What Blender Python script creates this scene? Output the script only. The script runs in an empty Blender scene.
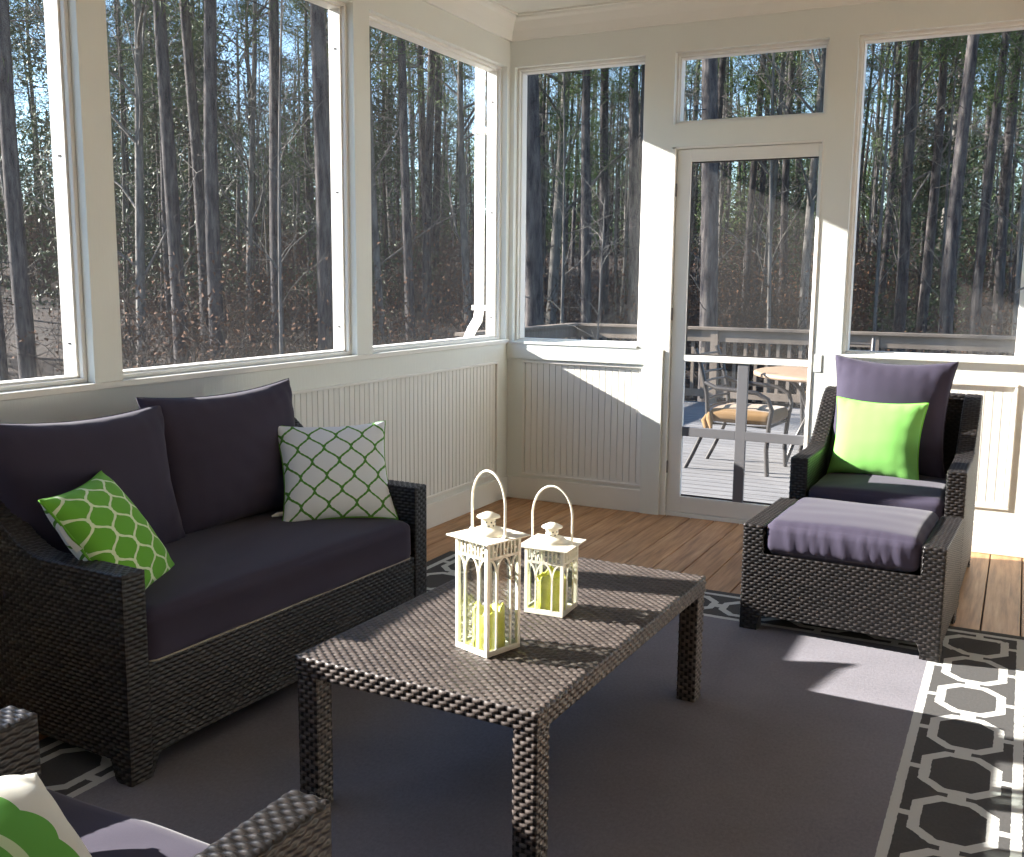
import bpy, bmesh, math, random
import numpy as np
from mathutils import Vector, Matrix
C = bpy.context.scene.collection
SC = bpy.context.scene
random.seed(7)
RNG = np.random.default_rng(7)

# ------------------------------------------------------------------ camera, sky, sun, exposure
CAM = np.array([2.80241, -5.46492, 1.34299]); YAW, PIT, ROL, FPX = -0.468906, 0.147783, 0.00966991, 1006.125
def cam_basis():
    fw = np.array([math.sin(YAW)*math.cos(PIT), math.cos(YAW)*math.cos(PIT), -math.sin(PIT)])
    r = np.array([math.cos(YAW), -math.sin(YAW), 0.0]); u = np.cross(r, fw)
    r2 = math.cos(ROL)*r + math.sin(ROL)*u; u2 = -math.sin(ROL)*r + math.cos(ROL)*u
    return r2, u2, fw
cd = bpy.data.cameras.new('camera'); cam = bpy.data.objects.new('camera', cd); C.objects.link(cam)
_r, _u, _f = cam_basis()
cam.matrix_world = Matrix(((_r[0], _u[0], -_f[0], CAM[0]), (_r[1], _u[1], -_f[1], CAM[1]), (_r[2], _u[2], -_f[2], CAM[2]), (0, 0, 0, 1)))
cd.sensor_width = 36.0; cd.lens = 36.0*FPX/1024.0; cd.clip_end = 500
SC.camera = cam
SUN = Vector((1.0, 0.22, -0.455)).normalized()          # direction the light travels
w = bpy.data.worlds.new('sky'); SC.world = w; w.use_nodes = True
nt = w.node_tree; nt.nodes.clear()
sky = nt.nodes.new('ShaderNodeTexSky'); sky.sky_type = 'NISHITA'; sky.sun_disc = False
sky.sun_elevation = math.asin(-SUN.z); sky.sun_rotation = math.atan2(-SUN.x, -SUN.y)
sky.air_density = 1.0; sky.dust_density = 0.0; sky.ozone_density = 3.0
bg = nt.nodes.new('ShaderNodeBackground'); bg.inputs[1].default_value = 0.36
wo = nt.nodes.new('ShaderNodeOutputWorld'); nt.links.new(sky.outputs[0], bg.inputs[0]); nt.links.new(bg.outputs[0], wo.inputs[0])
sl = bpy.data.lights.new('sun', 'SUN'); sl.energy = 23.0; sl.angle = math.radians(0.6); sl.color = (1.0, 0.95, 0.88)
so = bpy.data.objects.new('sun', sl); C.objects.link(so); so.location = (-20, -5, 15)
so.rotation_euler = SUN.to_track_quat('-Z', 'Y').to_euler()
SC.view_settings.view_transform = 'Standard'; SC.view_settings.look = 'None'
SC.view_settings.gamma = 1.0; SC.view_settings.use_curve_mapping = False
SC.view_settings.exposure = 0.6

# ------------------------------------------------------------------ node helper
class E:
    def __init__(s, t, sock): s.t = t; s.k = sock
    def _m(s, op, *a):
        n = s.t.nodes.new('ShaderNodeMath'); n.operation = op
        for i, v in enumerate((s,) + a):
            if isinstance(v, E): s.t.links.new(v.k, n.inputs[i])
            else: n.inputs[i].default_value = float(v)
        return E(s.t, n.outputs[0])
    def __add__(s, o): return s._m('ADD', o)
    def __radd__(s, o): return s._m('ADD', o)
    def __sub__(s, o): return s._m('SUBTRACT', o)
    def __rsub__(s, o): return s._m('MULTIPLY', -1.0)._m('ADD', o)
    def __mul__(s, o): return s._m('MULTIPLY', o)
    def __rmul__(s, o): return s._m('MULTIPLY', o)
    def __truediv__(s, o): return s._m('DIVIDE', o)
    def abs(s): return s._m('ABSOLUTE')
    def cos(s): return s._m('COSINE')
    def floor(s): return s._m('FLOOR')
    def mod(s, o): return s._m('FLOORED_MODULO', o)
    def min(s, o): return s._m('MINIMUM', o)
    def max(s, o): return s._m('MAXIMUM', o)
    def lt(s, o): return s._m('LESS_THAN', o)
    def gt(s, o): return s._m('GREATER_THAN', o)
    def pow(s, o): return s._m('POWER', o)

def mat(name):
    m = bpy.data.materials.new(name); m.use_nodes = True; t = m.node_tree
    b = t.nodes['Principled BSDF']; return m, t, b
def sepxyz(t, sock):
    n = t.nodes.new('ShaderNodeSeparateXYZ'); t.links.new(sock, n.inputs[0]); return [E(t, o) for o in n.outputs]
def coord(t, kind='Object'):
    return t.nodes.new('ShaderNodeTexCoord').outputs[kind]
def comb(t, x, y, z):
    n = t.nodes.new('ShaderNodeCombineXYZ')
    for i, v in enumerate((x, y, z)):
        if isinstance(v, E): t.links.new(v.k, n.inputs[i])
        else: n.inputs[i].default_value = v
    return n.outputs[0]
def noise(t, vec, scale=5, detail=3, rough=0.55):
    n = t.nodes.new('ShaderNodeTexNoise'); n.inputs['Scale'].default_value = scale; n.inputs['Detail'].default_value = detail
    n.inputs['Roughness'].default_value = rough
    if vec is not None: t.links.new(vec, n.inputs['Vector'])
    return E(t, n.outputs[0])
def white(t, vec):
    n = t.nodes.new('ShaderNodeTexWhiteNoise'); n.noise_dimensions = '3D'; t.links.new(vec, n.inputs['Vector']); return E(t, n.outputs['Value'])
def ramp(t, fac, stops):
    n = t.nodes.new('ShaderNodeValToRGB'); t.links.new(fac.k, n.inputs[0]); e = n.color_ramp.elements
    while len(e) < len(stops): e.new(0.5)
    for i, (p, c) in enumerate(stops): e[i].position = p; e[i].color = (*c, 1)
    return n.outputs[0]
def mixc(t, fac, a, b):
    n = t.nodes.new('ShaderNodeMix'); n.data_type = 'RGBA'
    if isinstance(fac, E): t.links.new(fac.k, n.inputs[0])
    else: n.inputs[0].default_value = fac
    for i, v in ((6, a), (7, b)):
        if isinstance(v, tuple): n.inputs[i].default_value = (*v, 1)
        else: t.links.new(v, n.inputs[i])
    return n.outputs[2]
def bump(t, b, h, strength=0.3, dist=0.01):
    n = t.nodes.new('ShaderNodeBump'); n.inputs['Strength'].default_value = strength; n.inputs['Distance'].default_value = dist
    t.links.new(h.k, n.inputs['Height']); t.links.new(n.outputs[0], b.inputs['Normal'])
def plain(name, col, rough=0.5, metal=0.0, nscale=0, namt=0.15, bmp=0.0, spec=0.5):
    m, t, b = mat(name); b.inputs['Roughness'].default_value = rough; b.inputs['Metallic'].default_value = metal
    b.inputs['Specular IOR Level'].default_value = spec
    if nscale:
        n = noise(t, coord(t), nscale)
        c = mixc(t, n, tuple(x*(1-namt) for x in col), tuple(min(1, x*(1+namt)) for x in col)); t.links.new(c, b.inputs['Base Color'])
        if bmp: bump(t, b, n, bmp, 0.004)
    else: b.inputs['Base Color'].default_value = (*col, 1)
    return m

M = {}
# painted white wood: faint vertical brush and grain texture
def paint(name, col=(0.78, 0.80, 0.75), bmp=0.25):
    m, t, b = mat(name); o = sepxyz(t, coord(t))
    g = noise(t, comb(t, o[0]*30, o[1]*30, o[2]*4), 3, 4, 0.6)
    n = noise(t, coord(t), 2.5, 3)
    t.links.new(mixc(t, n, tuple(x*0.955 for x in col), col), b.inputs['Base Color'])
    b.inputs['Roughness'].default_value = 0.5; b.inputs['Specular IOR Level'].default_value = 0.3
    bump(t, b, g, bmp, 0.004); return m
M['paint'] = paint('white_paint'); M['paint2'] = paint('white_paint_trim', (0.82, 0.81, 0.76), 0.12)
M['ceil'] = paint('ceiling_paint', (0.74, 0.73, 0.67), 0.1)
M['greyframe'] = plain('door_grid_paint', (0.15, 0.15, 0.16), 0.45, nscale=8, namt=0.05)
M['siding'] = plain('outside_siding', (0.55, 0.53, 0.48), 0.7, nscale=6)
# floor boards
def planks(name, c1, c2, c3, axis, pitch, gloss=0.45, joint=0.1):
    m, t, b = mat(name); o = sepxyz(t, coord(t)); a, l = (o[0], o[1]) if axis == 'y' else (o[1], o[0])
    idx = (a/pitch).floor(); rnd = white(t, comb(t, idx, 3.3, 1.7))
    g = noise(t, comb(t, a*26, l*1.6 + rnd*37, rnd*9), 2.2, 6, 0.62)
    ring = noise(t, comb(t, a*9, l*0.8 + rnd*11, rnd*5), 3.0, 2)
    c = ramp(t, g*0.62 + ring*0.38, [(0.33, c1), (0.5, c2), (0.68, c3)])
    c = mixc(t, rnd*0.5, c, mixc(t, 0.5, c, tuple(x*0.55 for x in c2)))
    t.links.new(c, b.inputs['Base Color']); b.inputs['Roughness'].default_value = gloss
    bump(t, b, g, 0.18, 0.004); return m
M['floor'] = planks('stained_pine_boards', (0.20, 0.092, 0.036), (0.44, 0.235, 0.105), (0.60, 0.36, 0.19), 'y', 0.1415)
M['deck'] = planks('weathered_deck_boards', (0.12, 0.115, 0.115), (0.18, 0.175, 0.175), (0.25, 0.245, 0.24), 'x', 0.14, 0.7)
M['rail'] = planks('weathered_rail_wood', (0.10, 0.075, 0.055), (0.155, 0.12, 0.09), (0.22, 0.18, 0.145), 'x', 0.4, 0.7)
# resin wicker
def wicker(name, ca, cb, cc):
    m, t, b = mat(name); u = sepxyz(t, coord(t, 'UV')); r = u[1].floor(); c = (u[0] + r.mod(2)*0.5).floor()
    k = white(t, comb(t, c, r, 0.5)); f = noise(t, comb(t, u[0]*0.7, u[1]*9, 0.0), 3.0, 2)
    gap_shade = ((u[0] + r.mod(2)*0.5)*2*math.pi).cos().lt(-0.55)       # low gaps between the strands, their shade painted into the colour for contrast
    t.links.new(mixc(t, gap_shade, ramp(t, k*0.6 + f*0.4, [(0.25, ca), (0.5, cb), (0.75, cc)]), (0.006, 0.005, 0.005)), b.inputs['Base Color'])
    b.inputs['Roughness'].default_value = 0.36; b.inputs['Specular IOR Level'].default_value = 0.38
    return m
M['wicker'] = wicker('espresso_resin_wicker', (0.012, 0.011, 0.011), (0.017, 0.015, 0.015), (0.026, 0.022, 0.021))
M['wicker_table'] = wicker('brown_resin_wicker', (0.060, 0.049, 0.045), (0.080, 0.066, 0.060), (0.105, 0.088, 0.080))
M['inner'] = plain('dark_frame_lining', (0.015, 0.013, 0.012), 0.7)
# fabrics
def weavebump(t, b, s=900, strength=0.15):
    u = coord(t); n = noise(t, u, s, 1); bump(t, b, n, strength, 0.001)
def fabric(name, col, rough=0.85, sheen=0.25):
    m, t, b = mat(name); n = noise(t, coord(t), 350, 2); n2 = noise(t, coord(t), 6, 3)
    t.links.new(mixc(t, n*0.5 + n2*0.5, tuple(x*0.82 for x in col), tuple(x*1.18 for x in col)), b.inputs['Base Color'])
    b.inputs['Roughness'].default_value = rough; b.inputs['Sheen Weight'].default_value = sheen; b.inputs['Sheen Roughness'].default_value = 0.4
    b.inputs['Specular IOR Level'].default_value = 0.15
    bump(t, b, n, 0.15, 0.001); return m
M['char'] = fabric('charcoal_fabric', (0.044, 0.038, 0.062), sheen=0.12)
M['lime'] = fabric('lime_green_fabric', (0.19, 0.46, 0.11), sheen=0.15)
M['limepipe'] = fabric('lime_piping_fabric', (0.16, 0.5, 0.04))
M['greenpipe'] = fabric('green_piping_fabric', (0.10, 0.30, 0.035))
M['whitefab'] = fabric('white_fabric', (0.72, 0.74, 0.72))
M['beige'] = fabric('tan_piping_fabric', (0.34, 0.30, 0.24))
M['tan'] = fabric('tan_fabric', (0.17, 0.10, 0.042))
def lattice(name, ground, line, nx, ny, wdt, notch):
    m, t, b = mat(name); u = sepxyz(t, coord(t, 'UV'))
    x = (u[0]*nx + 0.25).mod(2.0); ph = u[1]*ny*2*math.pi
    c = ph.cos(); sl_ = (ph + math.pi/2).cos()
    if notch: c = c*1.12 + (ph*3).cos()*(-0.12)
    c = c + (ph*9).cos()*0.03
    a = c*0.485
    d = (x - a).abs().min((x - (1.0 - a)).abs()).min((x - (a + 2.0)).abs())
    d = d/((sl_*sl_*1.2 + 1.0).pow(0.5))
    n = noise(t, coord(t), 350, 2)
    f = (d + (n - 0.5)*0.03).lt(wdt)
    t.links.new(mixc(t, f, ground, line), b.inputs['Base Color'])
    b.inputs['Roughness'].default_value = 0.85; b.inputs['Sheen Weight'].default_value = 0.1; b.inputs['Specular IOR Level'].default_value = 0.15
    bump(t, b, n, 0.15, 0.001); return m
M['ogee_white'] = lattice('white_fabric_with_green_ogee_lattice', (0.68, 0.73, 0.77), (0.08, 0.25, 0.04), 8.2, 3.65, 0.085, False)
M['ogee_green'] = lattice('green_fabric_with_white_trellis', (0.13, 0.38, 0.035), (0.66, 0.76, 0.52), 7.2, 3.8, 0.10, True)
def medallion(name):
    m, t, b = mat(name); u = sepxyz(t, coord(t, 'UV')); x = (u[0] - 0.5)*1.0; y = (u[1] - 0.5)*1.0
    r = (x*x + y*y).pow(0.5); n = t.nodes.new('ShaderNodeMath'); n.operation = 'ARCTAN2'
    t.links.new(y.k, n.inputs[0]); t.links.new(x.k, n.inputs[1]); th = E(t, n.outputs[0])
    rr = (th*7.0).cos().abs()*0.035 + 0.385
    f = r.lt(rr) ; f2 = (r - 0.2).abs().lt(0.025)
    c = mixc(t, f, (0.74, 0.74, 0.66), (0.12, 0.40, 0.05)); c = mixc(t, f2, c, (0.6, 0.75, 0.45))
    t.links.new(c, b.inputs['Base Color']); b.inputs['Roughness'].default_value = 0.85
    return m
M['medal'] = medallion('green_medallion_on_white_fabric')
# rug: border of linked octagons between two stripes
RX0, RX1, RY1, RY0 = 0.34, 2.945, -1.268, -4.75
def rugmat():
    m, t, b = mat('charcoal_rug_with_octagon_border'); o = sepxyz(t, coord(t)); x, y = o[0], o[1]
    wob = noise(t, coord(t), 60, 2); x = x + (wob - 0.5)*0.006; y = y + (wob - 0.5)*0.006
    dr = RX1 - x; dl = x - RX0; df = RY1 - y; dn = y - RY0
    dx = dr.min(dl); dy = df.min(dn)
    d = dx.min(dy)                        # distance in from the nearest edge
    B0, B1, W = 0.068, 0.351, 0.026
    s1 = (d - B0).abs().lt(W/2); s2 = (d - B1).abs().lt(W/2)
    # along-coordinate depends on which edge is nearest
    side = dx.lt(dy)                       # 1: side borders run along y
    P = 0.281
    ay = (y + 1.464 + P/2).mod(P) - P/2
    ax = (x - 2.737 + P/2).mod(P) - P/2
    al = side*ay + (1.0 - side)*ax
    ac = d - (B0 + B1)/2
    A = al.abs(); K = ac.abs()
    def octa(hl, hw, ch): return (A/hl).max(K/hw).max((A + K)/ch)
    out = octa(0.130, 0.103, 0.176); inn = octa(0.102, 0.075, 0.134)
    ring = out.lt(1.0)*inn.gt(1.0)
    link1 = A.lt(0.013)*K.gt(0.1)*K.lt(0.15)
    link2 = K.lt(0.022)*A.gt(0.12)
    inside = d.gt(B0)*d.lt(B1)
    pat = (ring.max(link1).max(link2)*inside).max(s1).max(s2)
    n = noise(t, comb(t, o[0]*110, o[1]*70, 0.0), 1.0, 3, 0.8); n2 = noise(t, coord(t), 3.0, 3)
    base = mixc(t, n*0.6 + n2*0.4, (0.085, 0.083, 0.096), (0.29, 0.28, 0.31))
    bord = mixc(t, n*0.7, (0.062, 0.061, 0.060), (0.11, 0.108, 0.106))
    base = mixc(t, d.lt(B1), base, bord)
    c = mixc(t, pat, base, (0.50, 0.505, 0.48)); t.links.new(c, b.inputs['Base Color'])
    b.inputs['Roughness'].default_value = 0.95; b.inputs['Specular IOR Level'].default_value = 0.05
    bump(t, b, n, 0.4, 0.003); return m
M['rug'] = rugmat()
M['cream'] = plain('cream_enamel', (0.86, 0.82, 0.70), 0.35, nscale=20, namt=0.04)
M['gold'] = plain('warm_brass', (0.7, 0.55, 0.3), 0.3, 0.8)
def glassmat():
    m = bpy.data.materials.new('clear_pane_glass'); m.use_nodes = True; t = m.node_tree; t.nodes.clear()
    tr = t.nodes.new('ShaderNodeBsdfTransparent'); tr.inputs[0].default_value = (0.95, 0.97, 0.96, 1)
    gl = t.nodes.new('ShaderNodeBsdfGlossy'); gl.inputs['Roughness'].default_value = 0.03
    mx = t.nodes.new('ShaderNodeMixShader'); mx.inputs[0].default_value = 0.05; o = t.nodes.new('ShaderNodeOutputMaterial')
    t.links.new(tr.outputs[0], mx.inputs[1]); t.links.new(gl.outputs[0], mx.inputs[2]); t.links.new(mx.outputs[0], o.inputs[0]); return m
M['glass'] = glassmat()
def screenmat(name, cover, alb, tl):
    m = bpy.data.materials.new(name); m.use_nodes = True; t = m.node_tree; t.nodes.clear()
    tr = t.nodes.new('ShaderNodeBsdfTransparent')
    df = t.nodes.new('ShaderNodeBsdfDiffuse'); df.inputs[0].default_value = (*alb, 1)
    tn = t.nodes.new('ShaderNodeBsdfTranslucent'); tn.inputs[0].default_value = (*tl, 1)
    ad = t.nodes.new('ShaderNodeAddShader'); mx = t.nodes.new('ShaderNodeMixShader'); mx.inputs[0].default_value = cover
    o = t.nodes.new('ShaderNodeOutputMaterial')
    t.links.new(df.outputs[0], ad.inputs[0]); t.links.new(tn.outputs[0], ad.inputs[1])
    t.links.new(tr.outputs[0], mx.inputs[1]); t.links.new(ad.outputs[0], mx.inputs[2]); t.links.new(mx.outputs[0], o.inputs[0]); return m
M['screen'] = screenmat('insect_screen', 0.27, (0.13, 0.125, 0.12), (0.009, 0.009, 0.0095))
def candlemat():
    m, t, b = mat('lime_wax'); n = noise(t, coord(t), 25, 4)
    t.links.new(ramp(t, n, [(0.35, (0.60, 0.60, 0.06)), (0.65, (0.80, 0.77, 0.18))]), b.inputs['Base Color'])
    b.inputs['Roughness'].default_value = 0.4; b.inputs['Subsurface Weight'].default_value = 0.5; b.inputs['Subsurface Radius'].default_value = (0.02, 0.02, 0.005)
    bump(t, b, n, 0.3, 0.004); return m
M['wax'] = candlemat()
M['wick'] = plain('burnt_wick', (0.02, 0.02, 0.02), 0.9)
M['blackmetal'] = plain('dark_bronze_metal', (0.055, 0.050, 0.048), 0.4, 0.5)
M['stone'] = plain('tan_tabletop', (0.26, 0.18, 0.12), 0.5, nscale=14, namt=0.15)
def bark(name, c1, c2):
    m, t, b = mat(name); o = sepxyz(t, coord(t)); n = noise(t, comb(t, o[0]*6, o[1]*6, o[2]*1.2), 2.0, 5, 0.65)
    t.links.new(ramp(t, n, [(0.35, c1), (0.65, c2)]), b.inputs['Base Color']); b.inputs['Roughness'].default_value = 0.9
    b.inputs['Specular IOR Level'].default_value = 0.1
    bump(t, b, n, 0.6, 0.03); return m
M['bark_pine'] = bark('pine_bark', (0.014, 0.014, 0.019), (0.105, 0.094, 0.088))
M['bark_pale'] = bark('pale_grey_bark', (0.06, 0.058, 0.056), (0.20, 0.185, 0.165))
M['bark_dark'] = bark('dark_grey_bark', (0.018, 0.016, 0.017), (0.060, 0.050, 0.044))
M['needles'] = plain('pine_needles', (0.060, 0.100, 0.024), 0.7, nscale=1.5, namt=0.5, spec=0.2)
M['evergreen'] = plain('broad_evergreen_leaves', (0.034, 0.060, 0.022), 0.6, nscale=1.5, namt=0.5, spec=0.3)
M['dryleaf'] = plain('dry_brown_leaves', (0.10, 0.052, 0.030), 0.8, nscale=1.2, namt=0.5, spec=0.1)
def littermat():
    m, t, b = mat('forest_floor_leaf_litter'); n = noise(t, coord(t), 0.5, 8, 0.7); n2 = noise(t, coord(t), 9, 6, 0.7)
    t.links.new(ramp(t, n*0.45 + n2*0.55, [(0.36, (0.010, 0.009, 0.008)), (0.52, (0.040, 0.027, 0.020)), (0.68, (0.13, 0.072, 0.042))]), b.inputs['Base Color'])
    b.inputs['Roughness'].default_value = 0.95; bump(t, b, n2, 1.0, 0.2); return m
M['litter'] = littermat()

# ------------------------------------------------------------------ mesh helpers
class MB:
    def __init__(s): s.v = []; s.f = []; s.uv = []; s.n = 0; s.sm = []
    def add(s, v, f, uv=None, smooth=False):
        v = np.asarray(v, float).reshape(-1, 3); f = np.asarray(f, int).reshape(len(f), -1)
        if f.shape[1] == 3: f = np.concatenate([f, f[:, -1:]*0 - 1], 1)
        ff = np.where(f >= 0, f + s.n, -1); s.v.append(v); s.f.append(ff)
        s.uv.append(np.zeros((len(v), 2)) if uv is None else np.asarray(uv, float)); s.sm.append(np.full(len(f), smooth)); s.n += len(v)
    def box(s, x0, x1, y0, y1, z0, z1):
        x0, x1 = sorted((x0, x1)); y0, y1 = sorted((y0, y1)); z0, z1 = sorted((z0, z1))
        v = [(x, y, z) for z in (z0, z1) for y in (y0, y1) for x in (x0, x1)]
        s.add(v, [(0, 2, 3, 1), (4, 5, 7, 6), (0, 1, 5, 4), (2, 6, 7, 3), (0, 4, 6, 2), (1, 3, 7, 5)])
    def bar(s, a, b, w, h, up=(0, 0, 1)):
        a = np.array(a, float); b = np.array(b, float); d = b - a; d /= np.linalg.norm(d); up = np.array(up, float)
        if abs(d @ up) > 0.95: up = np.array([1.0, 0, 0])
        x = np.cross(d, up); x /= np.linalg.norm(x); y = np.cross(x, d)
        v = [p + i*x*w/2 + j*y*h/2 for p in (a, b) for j in (-1, 1) for i in (-1, 1)]
        s.add(v, [(0, 1, 3, 2), (4, 6, 7, 5), (0, 4, 5, 1), (2, 3, 7, 6), (0, 2, 6, 4), (1, 5, 7, 3)])
    def tube(s, pts, rad, n=8, closed=False, smooth=True):
        pts = np.array(pts, float); m = len(pts); rad = np.broadcast_to(np.asarray(rad, float), (m,))
        if closed: tg = np.roll(pts, -1, 0) - np.roll(pts, 1, 0)
        else: tg = np.gradient(pts, axis=0)
        tg /= np.linalg.norm(tg, axis=1)[:, None] + 1e-12
        ref = np.array([0, 0, 1.0]) if abs(tg[0][2]) < 0.9 else np.array([1.0, 0, 0])
        x = np.cross(tg[0], ref); x /= np.linalg.norm(x); V = []
        th = np.arange(n)/n*2*math.pi
        for i in range(m):
            x = x - tg[i]*(x @ tg[i]); x /= np.linalg.norm(x) + 1e-12; y = np.cross(tg[i], x)
            V.append(pts[i] + rad[i]*(np.cos(th)[:, None]*x + np.sin(th)[:, None]*y))
        V = np.concatenate(V); F = []
        for i in range(m if closed else m - 1):
            j = (i + 1) % m
            for k in range(n): F.append((i*n + k, i*n + (k+1) % n, j*n + (k+1) % n, j*n + k))
        s.add(V, F, smooth=smooth)
        if not closed:
            for i in (0, m - 1):
                c = V[i*n:(i+1)*n]; s.add(np.vstack([c, pts[i]]), [((k, (k+1) % n, n) if i else ((k+1) % n, k, n)) for k in range(n)])
    def lathe(s, prof, c=(0, 0, 0), n=24, smooth=True, wob=0, seed=0):
        rs = np.random.default_rng(seed); V = []; th = np.arange(n)/n*2*math.pi
        wv = 1 + wob*np.interp(np.arange(n), np.arange(0, n+1, 3), np.r_[(q := rs.normal(size=len(np.arange(0, n+1, 3))-1)), q[0]])
        for r, z in prof: V.append(np.stack([c[0] + r*np.cos(th)*wv, c[1] + r*np.sin(th)*wv, np.full(n, c[2] + z)], 1))
        V = np.concatenate(V); F = [(i*n + k, i*n + (k+1) % n, (i+1)*n + (k+1) % n, (i+1)*n + k) for i in range(len(prof)-1) for k in range(n)]
        s.add(V, F, smooth=smooth)
    def build(s, name, m, parent=None, xf=None):
        v = np.concatenate(s.v); f = np.concatenate(s.f); uv = np.concatenate(s.uv); sm = np.concatenate(s.sm)
        if xf is not None: v = v @ np.array(xf.to_3x3()).T + np.array(xf.translation)
        tri = f[:, 3] < 0; cnt = np.where(tri, 3, 4); loops = f[f >= 0]
        me = bpy.data.meshes.new(name); me.vertices.add(len(v)); me.vertices.foreach_set('co', v.astype('f').ravel())
        me.loops.add(len(loops)); me.loops.foreach_set('vertex_index', loops.astype('i'))
        me.polygons.add(len(f)); me.polygons.foreach_set('loop_start', np.r_[0, np.cumsum(cnt)[:-1]].astype('i'))
        me.polygons.foreach_set('use_smooth', sm.astype(bool))
        ul = me.uv_layers.new(name='UVMap'); ul.data.foreach_set('uv', uv[loops].astype('f').ravel())
        me.update(calc_edges=True); me.validate()
        if m is not None: me.materials.append(m)
        o = bpy.data.objects.new(name, me); C.objects.link(o)
        if parent: o.parent = parent
        return o
def bevel(o, w=0.004, seg=2):
    md = o.modifiers.new('bevel', 'BEVEL'); md.width = w; md.segments = seg; md.limit_method = 'ANGLE'; md.angle_limit = math.radians(40); return o
def tag(o, label=None, cat=None, group=None, kind=None):
    if label: o['label'] = label
    if cat: o['category'] = cat
    if group: o['group'] = group
    if kind: o['kind'] = kind
    return o
def empty(name, loc=(0, 0, 0), rz=0, label=None, cat=None, group=None):
    o = bpy.data.objects.new(name, None); o.empty_display_size = 0.1; C.objects.link(o); o.location = loc; o.rotation_euler = (0, 0, rz); return tag(o, label, cat, group)
def struct(o): o['kind'] = 'structure'; return o

# ------------------------------------------------------------------ room shell
ZS, ZT, ZC = 0.978, 2.565, 2.84
PL = [(-6.05, -5.92), (-4.61, -4.477), (-3.070, -2.95), (-1.556, -1.43)]        # posts on the left wall (y ranges)
XE, YR = 4.7, -6.7                                                           # right wall, rear wall
# floor boards, each with open joints, one mesh
f = MB(); x = -0.12; i = 0
P0 = 0.046
x = P0 - 0.1415*2
while x < XE + 0.1:
    f.box(x + 0.0025, x + 0.1415 - 0.0025, YR - 0.1, 0.07, -0.028, 0.0); x += 0.1415
fo = struct(f.build('floor', M['floor'])); bevel(fo, 0.003, 2)
f = MB(); f.box(-0.13, XE + 0.15, YR - 0.15, 0.12, -0.3, -0.03); struct(f.build('floor_base', M['inner']))

# left wall
BAY = [(PL[0][1], PL[1][0]), (PL[1][1], PL[2][0]), (PL[2][1], PL[3][0]), (PL[3][1], -0.035)]
wl = MB()
wl.box(-0.13, 0.0, YR, 0.0, 0.85, ZS)                        # rail under the screens
wl.box(-0.13, -0.012, YR, 0.0, 0.17, 0.85)                   # core behind the beadboard
wl.box(-0.13, 0.0, YR, 0.0, 0.0, 0.17)
wl.box(-0.13, 0.0, -0.137, 0.0, 0.17, 0.85)
wl.box(-0.13, 0.0, YR, 0.0, ZT, ZC + 0.1)
for a, b_ in PL: wl.box(-0.13, 0.0, a, b_, ZS, ZT)
wl.box(-0.13, 0.0, -0.035, 0.0, ZS, ZT)
wl.box(-0.13, 0.0, YR, PL[0][0], ZS, ZT)
struct(wl.build('wall_left', M['paint']))
# beadboard strips: 40 mm boards with small gaps
bb = MB(); y = -0.137 - 0.038
while y > YR + 0.1:
    bb.box(-0.012, -0.007, y + 0.003, y + 0.038, 0.17, 0.85); y -= 0.040
struct(bb.build('wall_left_beadboard', M['paint2']))
tm = MB()
tm.box(-0.009, 0.010, YR, -0.137, 0.838, 0.852); tm.box(-0.009, 0.007, YR, -0.125, 0.160, 0.176); tm.box(-0.009, 0.008, -0.150, -0.137, 0.17, 0.845)
tm.box(-0.002, 0.012, YR, -0.002, 0.955, 0.978)
struct(bevel(tm.build('trim_1', M['paint2']), 0.003))
bs = MB(); bs.box(-0.002, 0.012, YR, -0.002, 0.0, 0.135); struct(bevel(bs.build('baseboard_left', M['paint2']), 0.004))

# screened openings: frame strips, outer jamb, screen
WN = [0]
def window(axis, a, b_, z0, z1, side):
    """axis 'x': opening in the left wall running along y; axis 'y': opening in the back wall running along x."""
    WN[0] += 1
    m = MB()
    def bx(p0, p1, d0, d1, q0, q1):       # p: along the wall, d: depth out from the room face, q: height
        if axis == 'x': m.box(-d0, -d1, p0, p1, q0, q1)
        else: m.box(p0, p1, d0, d1, q0, q1)
    for d0, d1, t in ((0.036, 0.056, 0.016), (0.0561, 0.122, 0.024)):
        bx(a, a + t, d0, d1, z0 + t, z1 - t); bx(b_ - t, b_, d0, d1, z0 + t, z1 - t); bx(a, b_, d0, d1, z0, z0 + t); bx(a, b_, d0, d1, z1 - t, z1)
    o = struct(bevel(m.build('window_%d' % WN[0], M['paint2']), 0.002, 1))
    s = MB(); t = 0.020; d = 0.118
    if axis == 'x': s.add([(-d, a + t, z0 + t), (-d, b_ - t, z0 + t), (-d, b_ - t, z1 - t), (-d, a + t, z1 - t)], [(0, 1, 2, 3)])
    else: s.add([(a + t, d, z0 + t), (b_ - t, d, z0 + t), (b_ - t, d, z1 - t), (a + t, d, z1 - t)], [(0, 1, 2, 3)])
    sc = s.build('insect_screen', M['screen'], o)
    if axis == 'x':
        for zz in (z0 + 0.13, z0 + 0.75, z1 - 0.2):
            k = MB(); k.box(-0.092, -0.080, b_ - 0.026, b_ - 0.0235, zz, zz + 0.006); k.build('staple', M['blackmetal'], o)
    return o
for a, b_ in BAY: window('x', a, b_, ZS, ZT, 'left')

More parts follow.
